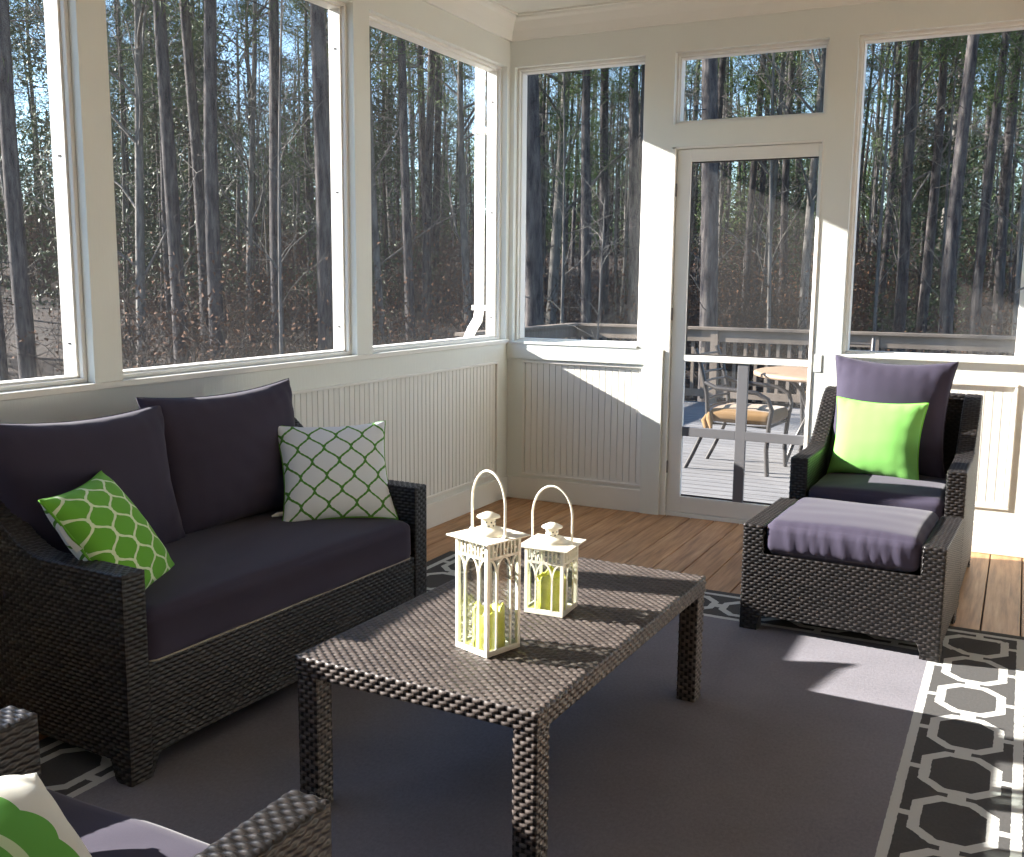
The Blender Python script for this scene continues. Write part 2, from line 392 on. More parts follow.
# back wall
DX0, DX1, DZ = 1.005, 1.812, 2.065      # door opening
XW0, XW1 = 1.955, 2.792                 # right window
PEND = 2.93
wb = MB()
wb.box(-0.13, PEND, 0.0, 0.13, ZT, ZC + 0.1)
wb.box(-0.13, 0.030, 0.0, 0.13, 0.0, ZT)
wb.box(0.030, 0.905, 0.0, 0.13, 0.85, 0.962); wb.box(0.030, 0.12, 0.0, 0.13, 0.16, 0.85); wb.box(0.862, 0.905, 0.0, 0.13, 0.16, 0.85)
wb.box(0.030, 0.905, 0.0, 0.13, 0.0, 0.16); wb.box(0.09, 0.87, 0.012, 0.13, 0.15, 0.86)
wb.box(0.835, DX0, 0.0, 0.13, 0.962, ZT); wb.box(0.905, DX0, 0.0, 0.13, 0.0, 0.962)
wb.box(DX0, DX1, 0.0, 0.13, DZ, 2.185)
wb.box(DX1, XW0, 0.0, 0.13, 0.0, ZT)
wb.box(XW0, PEND, 0.0, 0.13, 0.85, 0.962); wb.box(XW0, 2.05, 0.0, 0.13, 0.24, 0.85); wb.box(2.785, PEND, 0.0, 0.13, 0.24, 0.85)
wb.box(XW0, PEND, 0.0, 0.13, 0.0, 0.24); wb.box(2.03, 2.80, 0.012, 0.13, 0.22, 0.86)
wb.box(XW1, PEND, 0.0, 0.13, 0.962, ZT)
wb.box(PEND, XE + 0.1, 0.0, 0.13, 0.0, 0.962); wb.box(PEND, XE + 0.1, 0.0, 0.13, ZT, ZC + 0.1)
wb.box(4.3, XE + 0.1, 0.0, 0.13, 0.962, ZT)
struct(wb.build('wall_back', M['paint']))
bb = MB()
for xa, xb, za, zb in ((0.12, 0.862, 0.16, 0.85), (2.05, 2.785, 0.24, 0.85)):
    x = xa + 0.002
    while x + 0.036 <= xb + 0.03:
        bb.box(x, min(x + 0.0365, xb), 0.007, 0.012, za, zb); x += 0.040
struct(bb.build('wall_back_beadboard', M['paint2']))
tm = MB()
for xa, xb, za, zb in ((0.105, 0.878, 0.150, 0.858), (2.038, 2.797, 0.230, 0.858)):
    for q in ((xa, xb, zb - 0.016, zb), (xa, xb, za, za + 0.014), (xa, xa + 0.014, za + 0.0145, zb - 0.0165), (xb - 0.014, xb, za + 0.0145, zb - 0.0165)):
        tm.box(q[0], q[1], -0.007, 0.012, q[2], q[3])
struct(bevel(tm.build('trim_2', M['paint2']), 0.003))
tm = MB()     # boards laid over the low walls and ledges
tm.box(0.002, 0.895, -0.016, 0.0, 0.865, 0.954); tm.box(0.880, 0.992, -0.017, 0.0, 0.0, 0.954)
tm.box(0.002, 0.835, -0.020, 0.036, 0.955, 0.970)
tm.box(1.822, 1.86, -0.003, 0.0, 0.87, 0.962); tm.box(XW0 - 0.02, XW1 + 0.03, -0.020, 0.036, 0.955, 0.970)
struct(bevel(tm.build('trim_3', M['paint']), 0.002))
bs = MB(); bs.box(0.0, 0.89, -0.010, 0.0, 0.0, 0.135); bs.box(DX1 + 0.03, XE, -0.010, 0.0, 0.0, 0.16); struct(bevel(bs.build('baseboard_back', M['paint2']), 0.004))
window('y', 0.030, 0.835, 0.962, ZT, 'back')
window('y', 1.000, DX1, 2.185, ZT, 'back')
window('y', XW0, XW1, 0.962, ZT, 'back')
window('y', PEND, 4.3, 0.962, ZT, 'back')
# crown along the ceiling
cr = MB()
def crown(a, b_, nrm):
    a = np.array(a, float); b_ = np.array(b_, float); nrm = np.array(nrm, float)
    prof = [(0.0, -0.13), (0.014, -0.13), (0.020, -0.115), (0.030, -0.08), (0.055, -0.035), (0.070, -0.022), (0.075, -0.01), (0.09, -0.01), (0.09, 0.0), (0.0, 0.0)]
    V = [p + nrm*d + np.array([0, 0, z]) for p in (a, b_) for d, z in prof]; n = len(prof)
    cr.add(V, [(k, (k+1) % n, n + (k+1) % n, n + k) for k in range(n)])
crown((0, 0, ZC), (XE, 0, ZC), (0, -1, 0)); crown((0, YR, ZC), (0, 0, ZC), (1, 0, 0))
struct(cr.build('trim_4', M['paint2']))
c_ = MB(); c_.box(-0.42, XE + 0.2, YR - 0.2, 0.42, ZC, ZC + 0.06); c_.box(-0.42, -0.40, YR - 0.2, 0.42, ZC - 0.02, ZC + 0.25); struct(c_.build('ceiling', M['ceil']))
wr = MB(); wr.box(XE, XE + 0.13, YR, 0.13, 0.0, ZC + 0.1); struct(wr.build('wall_right', M['paint']))
wr = MB(); wr.box(-0.13, XE + 0.13, YR - 0.13, YR, 0.0, ZC + 0.1); struct(wr.build('wall_rear', M['paint']))

# screen door in its frame
fr = MB()
fr.box(DX0, DX0 + 0.022, -0.004, 0.13, 0.0, DZ); fr.box(DX1 - 0.010, DX1, -0.004, 0.13, 0.0, DZ); fr.box(DX0, DX1, -0.004, 0.13, DZ - 0.012, DZ)
fr.box(DX0 + 0.02, DX1, 0.01, 0.13, -0.01, 0.022)
struct(bevel(fr.build('trim_5', M['paint2']), 0.003))
DL, DR = DX0 + 0.026, DX1 - 0.012
dr = MB()
dr.box(DL, 1.108, 0.015, 0.045, 0.026, DZ - 0.016); dr.box(1.788, DR, 0.015, 0.045, 0.026, DZ - 0.016)
dr.box(1.108, 1.788, 0.015, 0.045, 1.985, DZ - 0.016); dr.box(1.108, 1.788, 0.015, 0.045, 0.026, 0.118)
door = struct(bevel(dr.build('door_1', M['paint2']), 0.003))
md = MB(); md.box(1.108, 1.788, 0.012, 0.045, 0.893, 0.928); bevel(md.build('mid_rail', M['paint2'], door), 0.003)
gr = MB(); gr.box(1.412, 1.470, 0.018, 0.042, 0.118, 0.893); gr.box(1.108, 1.412, 0.018, 0.042, 0.468, 0.520); gr.box(1.470, 1.788, 0.018, 0.042, 0.468, 0.520)
bevel(gr.build('grid_bar', M['greyframe'], door), 0.002)
sc = MB(); sc.add([(1.108, 0.036, 0.118), (1.788, 0.036, 0.118), (1.788, 0.036, 0.893), (1.108, 0.036, 0.893)], [(0, 1, 2, 3)])
sc.build('insect_screen', M['screen'], door)
sc = MB(); sc.add([(1.108, 0.034, 0.928), (1.788, 0.034, 0.928), (1.788, 0.034, 1.985), (1.108, 0.034, 1.985)], [(0, 1, 2, 3)])
sc.build('insect_screen', M['screen'], door)
ed = MB(); ed.box(1.110, 1.786, 0.0335, 0.0375, 0.928, 0.936); ed.box(1.110, 1.786, 0.0335, 0.0375, 0.118, 0.128); ed.box(1.110, 1.786, 0.0335, 0.0375, 1.977, 1.985)
ed.box(1.108, 1.114, 0.0335, 0.0375, 0.93, 1.985)
ed.build('screen_spline', M['blackmetal'], door)
for z in (0.25, 1.12, 1.8):
    h = MB(); h.tube([(DL - 0.002, 0.008, z), (DL - 0.002, 0.008, z + 0.07)], 0.006, 8); h.build('hinge', M['greyframe'], door)
# hook on the right-hand window post
hk = MB(); hk.tube([(2.80, -0.004, 1.32), (2.79, -0.03, 1.325), (2.765, -0.045, 1.315), (2.75, -0.035, 1.300)], 0.006, 8)
tag(hk.build('wall_hook', M['greyframe']), 'small metal hook on the post at the right edge of the big back window', 'hook')
# white downspout outside the corner
ds = MB(); ds.tube([(-0.20, 0.0, 2.75), (-0.20, 0.0, 1.14), (-0.205, -0.01, 1.09), (-0.235, -0.03, 1.03), (-0.26, -0.04, 0.97), (-0.26, -0.04, 0.6)], 0.030, 12)
for z in (2.2, 1.15): ds.box(-0.235, -0.13, -0.034, 0.034, z, z + 0.03)
tag(ds.build('downspout', M['paint2']), 'white downspout with a kicked-out foot outside the corner of the porch', 'downspout')

# ------------------------------------------------------------------ wicker weave (real relief)
PU, PV, AMP = 0.030, 0.0120, 0.0048
def sst(x, a, b_): t = np.clip((x - a)/(b_ - a), 0, 1); return t*t*(3 - 2*t)
def weave(mb, fn, lu, lv, N=None, du=6, dv=4, pu=PU, pv=PV, amp=AMP, zero_edge=True):
    """fn(u,v) -> positions; strands run along u in rows stacked along v."""
    nu = max(2, int(round(lu/pu*du)) + 1); nv = max(2, int(round(lv/pv))*dv + 1)
    u = np.linspace(0, lu, nu); v = np.linspace(0, lv, nv); pv2 = lv/max(1, round(lv/pv))
    U, V = np.meshgrid(u, v, indexing='xy'); R = fn(U, V)
    P, clamped = (R if isinstance(R, tuple) else (R, np.zeros_like(U, bool)))
    r = np.floor(V/pv2 + 1e-6); fv = V/pv2 - r
    H = (0.08 + 0.92*(0.5 + 0.5*np.cos(2*np.pi*(U/pu + 0.5*(r % 2))))**0.7)*np.abs(np.sin(np.pi*fv))**0.6
    if zero_edge: H[0, :] = H[-1, :] = 0; H[:, 0] = H[:, -1] = 0
    H = np.where(clamped, 0, H)
    if N is None:
        gu = np.gradient(P, axis=1); gv = np.gradient(P, axis=0); n = np.cross(gu, gv); n /= np.linalg.norm(n, axis=2)[..., None] + 1e-12
    else: n = np.broadcast_to(np.array(N, float), P.shape)
    P = P + n*(H*amp)[..., None]
    idx = np.arange(nu*nv).reshape(nv, nu)
    F = np.stack([idx[:-1, :-1], idx[:-1, 1:], idx[1:, 1:], idx[1:, :-1]], -1).reshape(-1, 4)
    mb.add(P.reshape(-1, 3), F, np.stack([U/pu, V/pv2], -1).reshape(-1, 2), True)
def flat(mb, o, U, V, lu, lv, **k):
    o = np.array(o, float); U = np.array(U, float); V = np.array(V, float)
    weave(mb, lambda u, v: o + u[..., None]*U + v[..., None]*V, lu, lv, np.cross(U, V), **k)
def wbox(mb, x0, x1, y0, y1, z0, z1, faces='FBLRT', **k):
    if 'F' in faces: flat(mb, (x0, y0, z0), (1, 0, 0), (0, 0, 1), x1-x0, z1-z0, **k)
    if 'B' in faces: flat(mb, (x1, y1, z0), (-1, 0, 0), (0, 0, 1), x1-x0, z1-z0, **k)
    if 'R' in faces: flat(mb, (x1, y0, z0), (0, 1, 0), (0, 0, 1), y1-y0, z1-z0, **k)
    if 'L' in faces: flat(mb, (x0, y1, z0), (0, -1, 0), (0, 0, 1), y1-y0, z1-z0, **k)
    if 'T' in faces: flat(mb, (x0, y0, z1), (1, 0, 0), (0, 1, 0), x1-x0, y1-y0, **k)

def sidepanel(mb, x, y0, y1, top, bot, outward, zmax):
    """vertical sheet at x between bot(y) and top(y)."""
    def fn(u, v):
        y = (y0 + u) if outward > 0 else (y1 - u); z = v; t = top(y); b_ = bot(y); zz = np.clip(z, b_, t)
        return np.stack([np.full_like(y, x), y, zz], -1), (z >= t - 1e-4) | (z <= b_ + 1e-4)
    weave(mb, fn, y1 - y0, zmax, (outward, 0, 0))
def frontpanel(mb, y, x0, x1, top, bot, nrm, zmax):
    def fn(u, v):
        x = (x0 + u) if nrm < 0 else (x1 - u); t = top(x); b_ = bot(x); zz = np.clip(v, b_, t)
        return np.stack([x, np.full_like(x, y), zz], -1), (v >= t - 1e-4) | (v <= b_ + 1e-4)
    weave(mb, fn, x1 - x0, zmax, (0, nrm, 0))
def hem(a, b_, foot=0.075, z=0.062):
    def fn(s):
        d = np.minimum(s - a, b_ - s); return z*sst(d, foot*0.72, foot*1.08)
    return fn

# ------------------------------------------------------------------ cushions
def nz(P, f, seed):
    """cheap smooth noise from summed sines."""
    rs = np.random.default_rng(seed); o = np.zeros(len(P))
    for k in range(7):
        d = rs.normal(size=3)*f*(1 + 0.4*k); o += np.sin(P @ d + rs.uniform(0, 6.28))/(1 + 0.5*k)
    return o/3
def box_cushion(w, d, h, r=0.035, crown=0.02, seed=0, wr=0.003, pleat=0.0):
    n = 44; V = []; F = []; k = 0
    t = np.linspace(-1, 1, n + 1); a, b_ = np.meshgrid(t, t, indexing='ij'); one = np.ones_like(a)
    for P in ((a, b_, one), (b_, a, -one), (one, a, b_), (-one, b_, a), (b_, one, a), (a, -one, b_)):
        V.append(np.stack(P, -1).reshape(-1, 3)); idx = np.arange((n+1)**2).reshape(n+1, n+1) + k; k += (n+1)**2
        F.append(np.stack([idx[:-1, :-1], idx[1:, :-1], idx[1:, 1:], idx[:-1, 1:]], -1).reshape(-1, 4))
    V = np.concatenate(V); F = np.concatenate(F); S = V.copy(); hd = np.array([w, d, h])/2; P = V*hd
    inn = np.clip(P, -(hd - r), hd - r); nn = P - inn; nn /= np.linalg.norm(nn, axis=1)[:, None] + 1e-12
    Q = inn + nn*r
    cz = (1 - S[:, 0]**2)*(1 - S[:, 1]**2)
    Q[:, 2] += np.where(np.abs(S[:, 2]) > 0.2, np.sign(S[:, 2]), 0)*crown*np.maximum(cz, 0)**0.6
    Q[:, 1] += -0.012*np.where(S[:, 1] < -0.99, (1 - S[:, 2]**2)*(1-S[:, 0]**4), 0)
    N = nn; wv = nz(Q*np.array([1, 1, 1.0]), 9, seed)*wr
    if pleat:
        fr = np.where(S[:, 1] < -0.9, 1.0, 0.0)*(1 - (S[:, 2]*0.9)**2)
        wv = wv + pleat*fr*np.maximum(0, np.sin(Q[:, 0]*120 + 2*np.sin(Q[:, 0]*27 + seed) + Q[:, 2]*16) )**1.5
    Q = Q + N*wv[:, None]
    mb = MB(); mb.add(Q, F, S[:, :2]*0.5 + 0.5, True); return mb
def merge(o, d=0.0004):
    bm = bmesh.new(); bm.from_mesh(o.data); bmesh.ops.remove_doubles(bm, verts=bm.verts, dist=d); bmesh.ops.recalc_face_normals(bm, faces=bm.faces); bm.to_mesh(o.data); bm.free(); return o
def pillow_mesh(W, H, T, pinch=0.055, wr=0.004, seed=0, n=56, sag=0.0, edge=0.42):
    t = np.sin(np.linspace(-1, 1, n + 1)*math.pi/2); u, v = np.meshgrid(t, t, indexing='ij')
    def outline(u, v):
        x = W/2*u*(1 - pinch*(1 - v*v)*np.abs(u)); z = H/2*v*(1 - pinch*(1 - u*u)*np.abs(v)); return x, z
    x, z = outline(u, v); th = T/2*np.maximum((1 - u**2)*(1 - v**2), 0)**edge
    ed = np.exp(-((1 - np.abs(v))/0.28)) + np.exp(-((1 - np.abs(u))/0.28))
    rip = ed*(np.abs(np.sin(x*48 + seed) * np.sin(z*40 + seed*2)))*0.6
    mb = MB(); V = []; F = []; UV = []
    m = (n+1)**2; idx = np.arange(m).reshape(n+1, n+1)
    for sgn in (-1, 1):
        q = np.stack([x, sgn*th, z + sag*th*(-1)*(1 - v)*0.5], -1).reshape(-1, 3)
        w_ = nz(q, 11, seed + sgn)*wr + rip.reshape(-1)*wr*1.2
        q[:, 1] += sgn*w_*np.minimum(1, th.reshape(-1)/(T*0.12))
        V.append(q); UV.append(np.stack([u*W/0.84 + .5, v*H/0.84 + .5], -1).reshape(-1, 2))
        f = np.stack([idx[:-1, :-1], idx[1:, :-1], idx[1:, 1:], idx[:-1, 1:]], -1).reshape(-1, 4)
        F.append(f if sgn < 0 else f[:, ::-1] + m)
    mb.add(np.concatenate(V), np.concatenate(F), np.concatenate(UV), True)
    s = np.linspace(-1, 1, 30)[:-1]; o1 = np.ones_like(s)
    lu = np.concatenate([s, o1, -s, -o1]); lv = np.concatenate([-o1, s, o1, -s]); px, pz = outline(lu, lv)
    return mb, np.stack([px, np.zeros_like(px), pz], -1)
def rotvec(a):
    a = Vector(a); return Matrix.Rotation(a.length, 4, a.normalized())
def throw_pillow(name, W, H, T, c, rv, m, pm, label, group=None, seed=0, pip=0.004, pinch=0.055, back=None):
    r = empty(name, c, 0, label, 'pillow', group); r.rotation_mode = 'QUATERNION'; r.rotation_quaternion = (rotvec(rv) if not isinstance(rv, Matrix) else rv).to_quaternion()
    mb, ol = pillow_mesh(W, H, T, seed=seed, pinch=pinch); cv = mb.build('cover', m, r)
    if back is not None:
        cv.data.materials.append(back); k = len(cv.data.polygons)//2
        for q in cv.data.polygons[k:]: q.material_index = 1
    merge(cv)
    if pm:
        p = MB(); p.tube(ol, pip, 6, closed=True); p.build('piping', pm, r)
    return r
def back_cushion(W, H, T, seed, parent, loc, rx, rz=0, ry=0):
    mb, ol = pillow_mesh(W, H, T, seed=seed, pinch=0.115, wr=0.006, edge=0.38)
    o = merge(mb.build('back_cushion', M['char'], parent)); o.location = loc; o.rotation_euler = (rx, ry, rz)
    p = MB(); p.tube(ol, 0.0035, 6, closed=True); p.build('piping', M['char'], o); return o

# ------------------------------------------------------------------ wicker seats
def arm_top(D, zf=0.575, zb=0.82):
    def fn(y): return zf + (zb - zf)*sst(y, D*0.40, D*0.97)**1.2
    return fn
def wicker_seat(root, W, D, t=0.072, zf=0.575, zb=0.82, hemz=0.062):
    """local frame: front at y=0 facing -y, back at y=D, centred on x."""
    top = arm_top(D, zf, zb); hy = hem(0, D)
    for sx in (-1, 1):
        mb = MB(); xo = sx*W/2; xi = sx*(W/2 - t)
        sidepanel(mb, xo, 0, D, top, hy, sx, zb); sidepanel(mb, xi, 0, D, top, hy, -sx, zb)
        x0, x1 = sorted((xo, xi))
        flat(mb, (x0, 0, 0), (1, 0, 0), (0, 0, 1), t, zf); flat(mb, (x1, D, 0), (-1, 0, 0), (0, 0, 1), t, zb)
        ys = np.linspace(0, D, 200); zs = top(ys); s = np.r_[0, np.cumsum(np.hypot(np.diff(ys), np.diff(zs)))]
        weave(mb, lambda u, v: np.stack([x0 + u, np.interp(v, s, ys), np.interp(np.interp(v, s, ys), ys, zs)], -1), t, s[-1])
        mb.add([(x0, 0, 0), (x1, 0, 0), (x1, 0.05, 0), (x0, 0.05, 0)], [(0, 3, 2, 1)]); mb.add([(x0, D-0.05, 0), (x1, D-0.05, 0), (x1, D, 0), (x0, D, 0)], [(0, 3, 2, 1)])
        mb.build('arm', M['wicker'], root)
    xi = W/2 - t
    mb = MB(); frontpanel(mb, 0.006, -xi, xi, lambda x: np.full_like(x, 0.315), lambda x: hemz*sst(np.minimum(x + xi, xi - x), -0.005, 0.04), -1, 0.315)
    mb.add([(-xi, 0.006, 0.315), (xi, 0.006, 0.315), (xi, 0.05, 0.315), (-xi, 0.05, 0.315)], [(0, 1, 2, 3)])
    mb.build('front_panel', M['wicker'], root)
    mb = MB(); flat(mb, (-xi, D - 0.055, 0.3), (1, 0, 0), (0, 0, 1), 2*xi, zb - 0.3); flat(mb, (xi, D, 0.062), (-1, 0, 0), (0, 0, 1), 2*xi, zb - 0.062)
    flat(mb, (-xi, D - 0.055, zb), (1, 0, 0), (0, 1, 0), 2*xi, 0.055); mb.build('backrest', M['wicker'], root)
    mb = MB(); mb.box(-xi, xi, 0.02, D - 0.05, 0.262, 0.298); mb.build('seat_deck', M['inner'], root)
def seat_cushion(root, w, d, h, z, y0, seed=1, crown=0.018, pleat=0.0):
    mb = box_cushion(w, d, h, 0.032, crown, seed, pleat=pleat); o = merge(mb.build('seat_cushion', M['char'], root)); o.location = (0, y0 + d/2, z + h/2)
    p = MB(); a, b_, r = w/2 - 0.004, d/2 - 0.002, 0.03; pts = []
    for cx, cy, a0 in ((a-r, b_-r, 0), (-a+r, b_-r, 90), (-a+r, -b_+r, 180), (a-r, -b_+r, 270)):
        for k in range(5): q = math.radians(a0 + k*22.5); pts.append((cx + r*math.cos(q), cy + r*math.sin(q), -h/2 + 0.014))
    p.tube(pts, 0.0032, 6, closed=True); p.build('piping', M['beige'], o); return o

# loveseat on the left wall (faces +x)
SW, SD = 1.37, 0.76
SA = math.radians(87.3)
loc = np.array([0.8275, -3.015, 0])
sofa = empty('wicker_loveseat', loc, SA, 'dark wicker loveseat with charcoal cushions along the left wall under the screens', 'sofa')
wicker_seat(sofa, SW, SD)
seat_cushion(sofa, SW - 0.150, 0.66, 0.150, 0.302, 0.004, seed=3, crown=0.022)
back_cushion(0.68, 0.50, 0.22, 5, sofa, (-0.345, 0.555, 0.672), math.radians(-13), math.radians(1.5), math.radians(1.5))
back_cushion(0.69, 0.51, 0.21, 8, sofa, (0.275, 0.575, 0.688), math.radians(-12), math.radians(-4), math.radians(-1.0))
lb = MB(); lb.tube([(0.29, 0.400, 0.484), (0.31, 0.392, 0.488), (0.34, 0.388, 0.486), (0.365, 0.392, 0.490)], [0.003, 0.008, 0.008, 0.004], 6); lb.build('care_label', M['whitefab'], sofa)['label'] = 'white care label on the seat'
# armchair by the back wall
CW, CD = 0.706, 0.76
chair = empty('wicker_armchair', (2.284, -1.040, 0), math.radians(-1), 'dark wicker armchair with a tall charcoal back cushion standing before the back wall', 'armchair', 'wicker armchairs')
wicker_seat(chair, CW, CD)
seat_cushion(chair, CW - 0.150, 0.64, 0.150, 0.302, 0.0, seed=4, crown=0.02)
back_cushion(0.545, 0.555, 0.20, 11, chair, (-0.028, 0.54, 0.716), math.radians(-12), 0, math.radians(1))
# armchair in the near left corner (faces +y)
chair2 = empty('wicker_armchair', (1.592, -4.35, 0), math.pi, 'wicker armchair cut off by the bottom left corner, charcoal seat half in sun', 'armchair', 'wicker armchairs')
for ch in list(chair.children):
    c2 = ch.copy(); C.objects.link(c2); c2.parent = chair2
    for g in ch.children: g2 = g.copy(); C.objects.link(g2); g2.parent = c2
# ottoman
OX, OY, OW, OD = 2.253, -1.700, 0.722, 0.54
ott = empty('wicker_ottoman', (OX + 0.004, OY - 0.012, 0), math.radians(-2.5), 'dark wicker ottoman with a puffy lilac-grey cushion in front of the armchair', 'ottoman')
def ott_top(x): return np.where(np.abs(x) > OW/2 - 0.078, 0.415, 0.308)
mb = MB(); hx = hem(-OW/2, OW/2); hy = hem(0, OD)
frontpanel(mb, 0, -OW/2, OW/2, ott_top, hx, -1, 0.415); frontpanel(mb, OD, -OW/2, OW/2, ott_top, hx, 1, 0.415)
sidepanel(mb, OW/2, 0, OD, lambda y: np.full_like(y, 0.415), hy, 1, 0.415); sidepanel(mb, -OW/2, 0, OD, lambda y: np.full_like(y, 0.415), hy, -1, 0.415)
for s in (-1, 1):
    x0, x1 = sorted((s*OW/2, s*(OW/2 - 0.078))); flat(mb, (x0, 0, 0.415), (1, 0, 0), (0, 1, 0), 0.078, OD)
    xi = s*(OW/2 - 0.078)
    if s > 0: flat(mb, (xi, OD, 0.30), (0, -1, 0), (0, 0, 1), OD, 0.115)
    else: flat(mb, (xi, 0, 0.30), (0, 1, 0), (0, 0, 1), OD, 0.115)
mb.box(-OW/2 + 0.07, OW/2 - 0.07, 0.004, OD - 0.004, 0.262, 0.300)
for sx in (-1, 1):
    for y0 in (0.001, OD - 0.066): mb.box(sx*(OW/2 - 0.001), sx*(OW/2 - 0.066), y0, y0 + 0.065, 0.0, 0.05)
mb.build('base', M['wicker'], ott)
mb = box_cushion(OW - 0.165, OD - 0.01, 0.128, 0.036, 0.020, 9, wr=0.004, pleat=0.006); oc = merge(mb.build('seat_cushion', M['char'], ott)); oc.location = (0, OD/2 - 0.004, 0.305 + 0.066)
# coffee table
TX0, TX1, TY0, TY1, TZ = 1.257, 1.937, -3.576, -2.400, 0.405
tb = empty('coffee_table', ((TX0+TX1)/2, (TY0+TY1)/2, 0), math.radians(-1.6), 'rectangular brown wicker coffee table in the middle of the rug', 'table')
hw, hl = (TX1-TX0)/2, (TY1-TY0)/2
mb = MB(); wbox(mb, -hw, hw, -hl, hl, TZ - 0.052, TZ - 0.0036, 'FBLRT'); mb.box(-hw + 0.004, hw - 0.004, -hl + 0.004, hl - 0.004, TZ - 0.051, TZ - 0.010)
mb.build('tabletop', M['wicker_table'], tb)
for sx in (-1, 1):
    for sy in (-1, 1):
        mb = MB(); xa, xb = sorted((sx*(hw - 0.003), sx*(hw - 0.062))); ya, yb = sorted((sy*(hl - 0.003), sy*(hl - 0.062)))
        wbox(mb, xa, xb, ya, yb, 0.0, TZ - 0.052, 'FBLR', pu=0.028); mb.box(xa + 0.001, xb - 0.001, ya + 0.001, yb - 0.001, 0, TZ - 0.05); mb.build('leg', M['wicker_table'], tb)
# rug
mb = MB(); n = 60; xs = np.linspace(RX0, RX1, n); ys = np.linspace(RY0, RY1, n)
X, Y = np.meshgrid(xs, ys, indexing='xy'); Z = 0.0075 + 0.0006*np.sin(X*7 + 1)*np.sin(Y*5); Z[0] = Z[-1] = 0.002; Z[:, 0] = Z[:, -1] = 0.002
# shallow ridges where the rug is not lying quite flat
Z += 0.004*np.exp(-((Y + 3.30 + 0.25*(X - 1.6))/0.05)**2)*np.exp(-((X - 1.9)/0.7)**2)
idx = np.arange(n*n).reshape(n, n); mb.add(np.stack([X, Y, Z], -1).reshape(-1, 3), np.stack([idx[:-1, :-1], idx[:-1, 1:], idx[1:, 1:], idx[1:, :-1]], -1).reshape(-1, 4), smooth=True)
tag(mb.build('area_rug', M['rug']), 'charcoal area rug with a pale border of linked octagons', 'rug')
RUG = 0.008
for o in (sofa, chair2, ott, tb): o.location.z = 0.006
chair.location.z = 0.004

# ------------------------------------------------------------------ throw pillows
throw_pillow('throw_pillow', 0.42, 0.40, 0.14, (0.560, -2.485, 0.626), (-0.537, -0.229, 0.77), M['ogee_white'], M['greenpipe'],
    'white throw pillow with green ogee lattice at the far end of the loveseat', 'patterned throw pillows', seed=2, pinch=0.11)
pp = throw_pillow('throw_pillow', 0.375, 0.375, 0.13, (0.530, -3.490, 0.600), (-0.373, -0.621, 1.934), M['ogee_green'], M['ogee_green'],
    'green throw pillow with white trellis lattice slumped on the near arm of the loveseat', 'patterned throw pillows', seed=6, pinch=0.09, back=M['ogee_white'])
lb = MB(); lb.add([(-0.195, -0.01, 0.10), (-0.195, 0.0, 0.10), (-0.200, 0.004, 0.06), (-0.200, -0.010, 0.06), (-0.188, 0.006, 0.02), (-0.186, -0.012, 0.02)], [(0, 1, 2, 3), (3, 2, 4, 5)])
lb.build('care_label', M['whitefab'], pp)
throw_pillow('throw_pillow', 0.405, 0.365, 0.15, (2.236, -0.650, 0.632), (-0.254, 0.015, -0.119), M['lime'], M['limepipe'],
    'plain lime green throw pillow on the armchair by the back wall', 'throw pillow on the armchair', seed=4, pinch=0.10)
nrm = Vector((0.45, 0.12, 0.88)).normalized(); ux = Vector((0.25, 1.0, 0)); yy = -nrm; ux = (ux - yy*ux.dot(yy)).normalized(); zz = ux.cross(yy)
R = Matrix(((ux.x, yy.x, zz.x, 0), (ux.y, yy.y, zz.y, 0), (ux.z, yy.z, zz.z, 0), (0, 0, 0, 1)))
throw_pillow('throw_pillow', 0.47, 0.46, 0.20, (1.635, -4.755, 0.515), R, M['medal'], M['whitefab'],
    'white throw pillow with a green scalloped medallion in the bottom left corner', 'patterned throw pillows', seed=9)

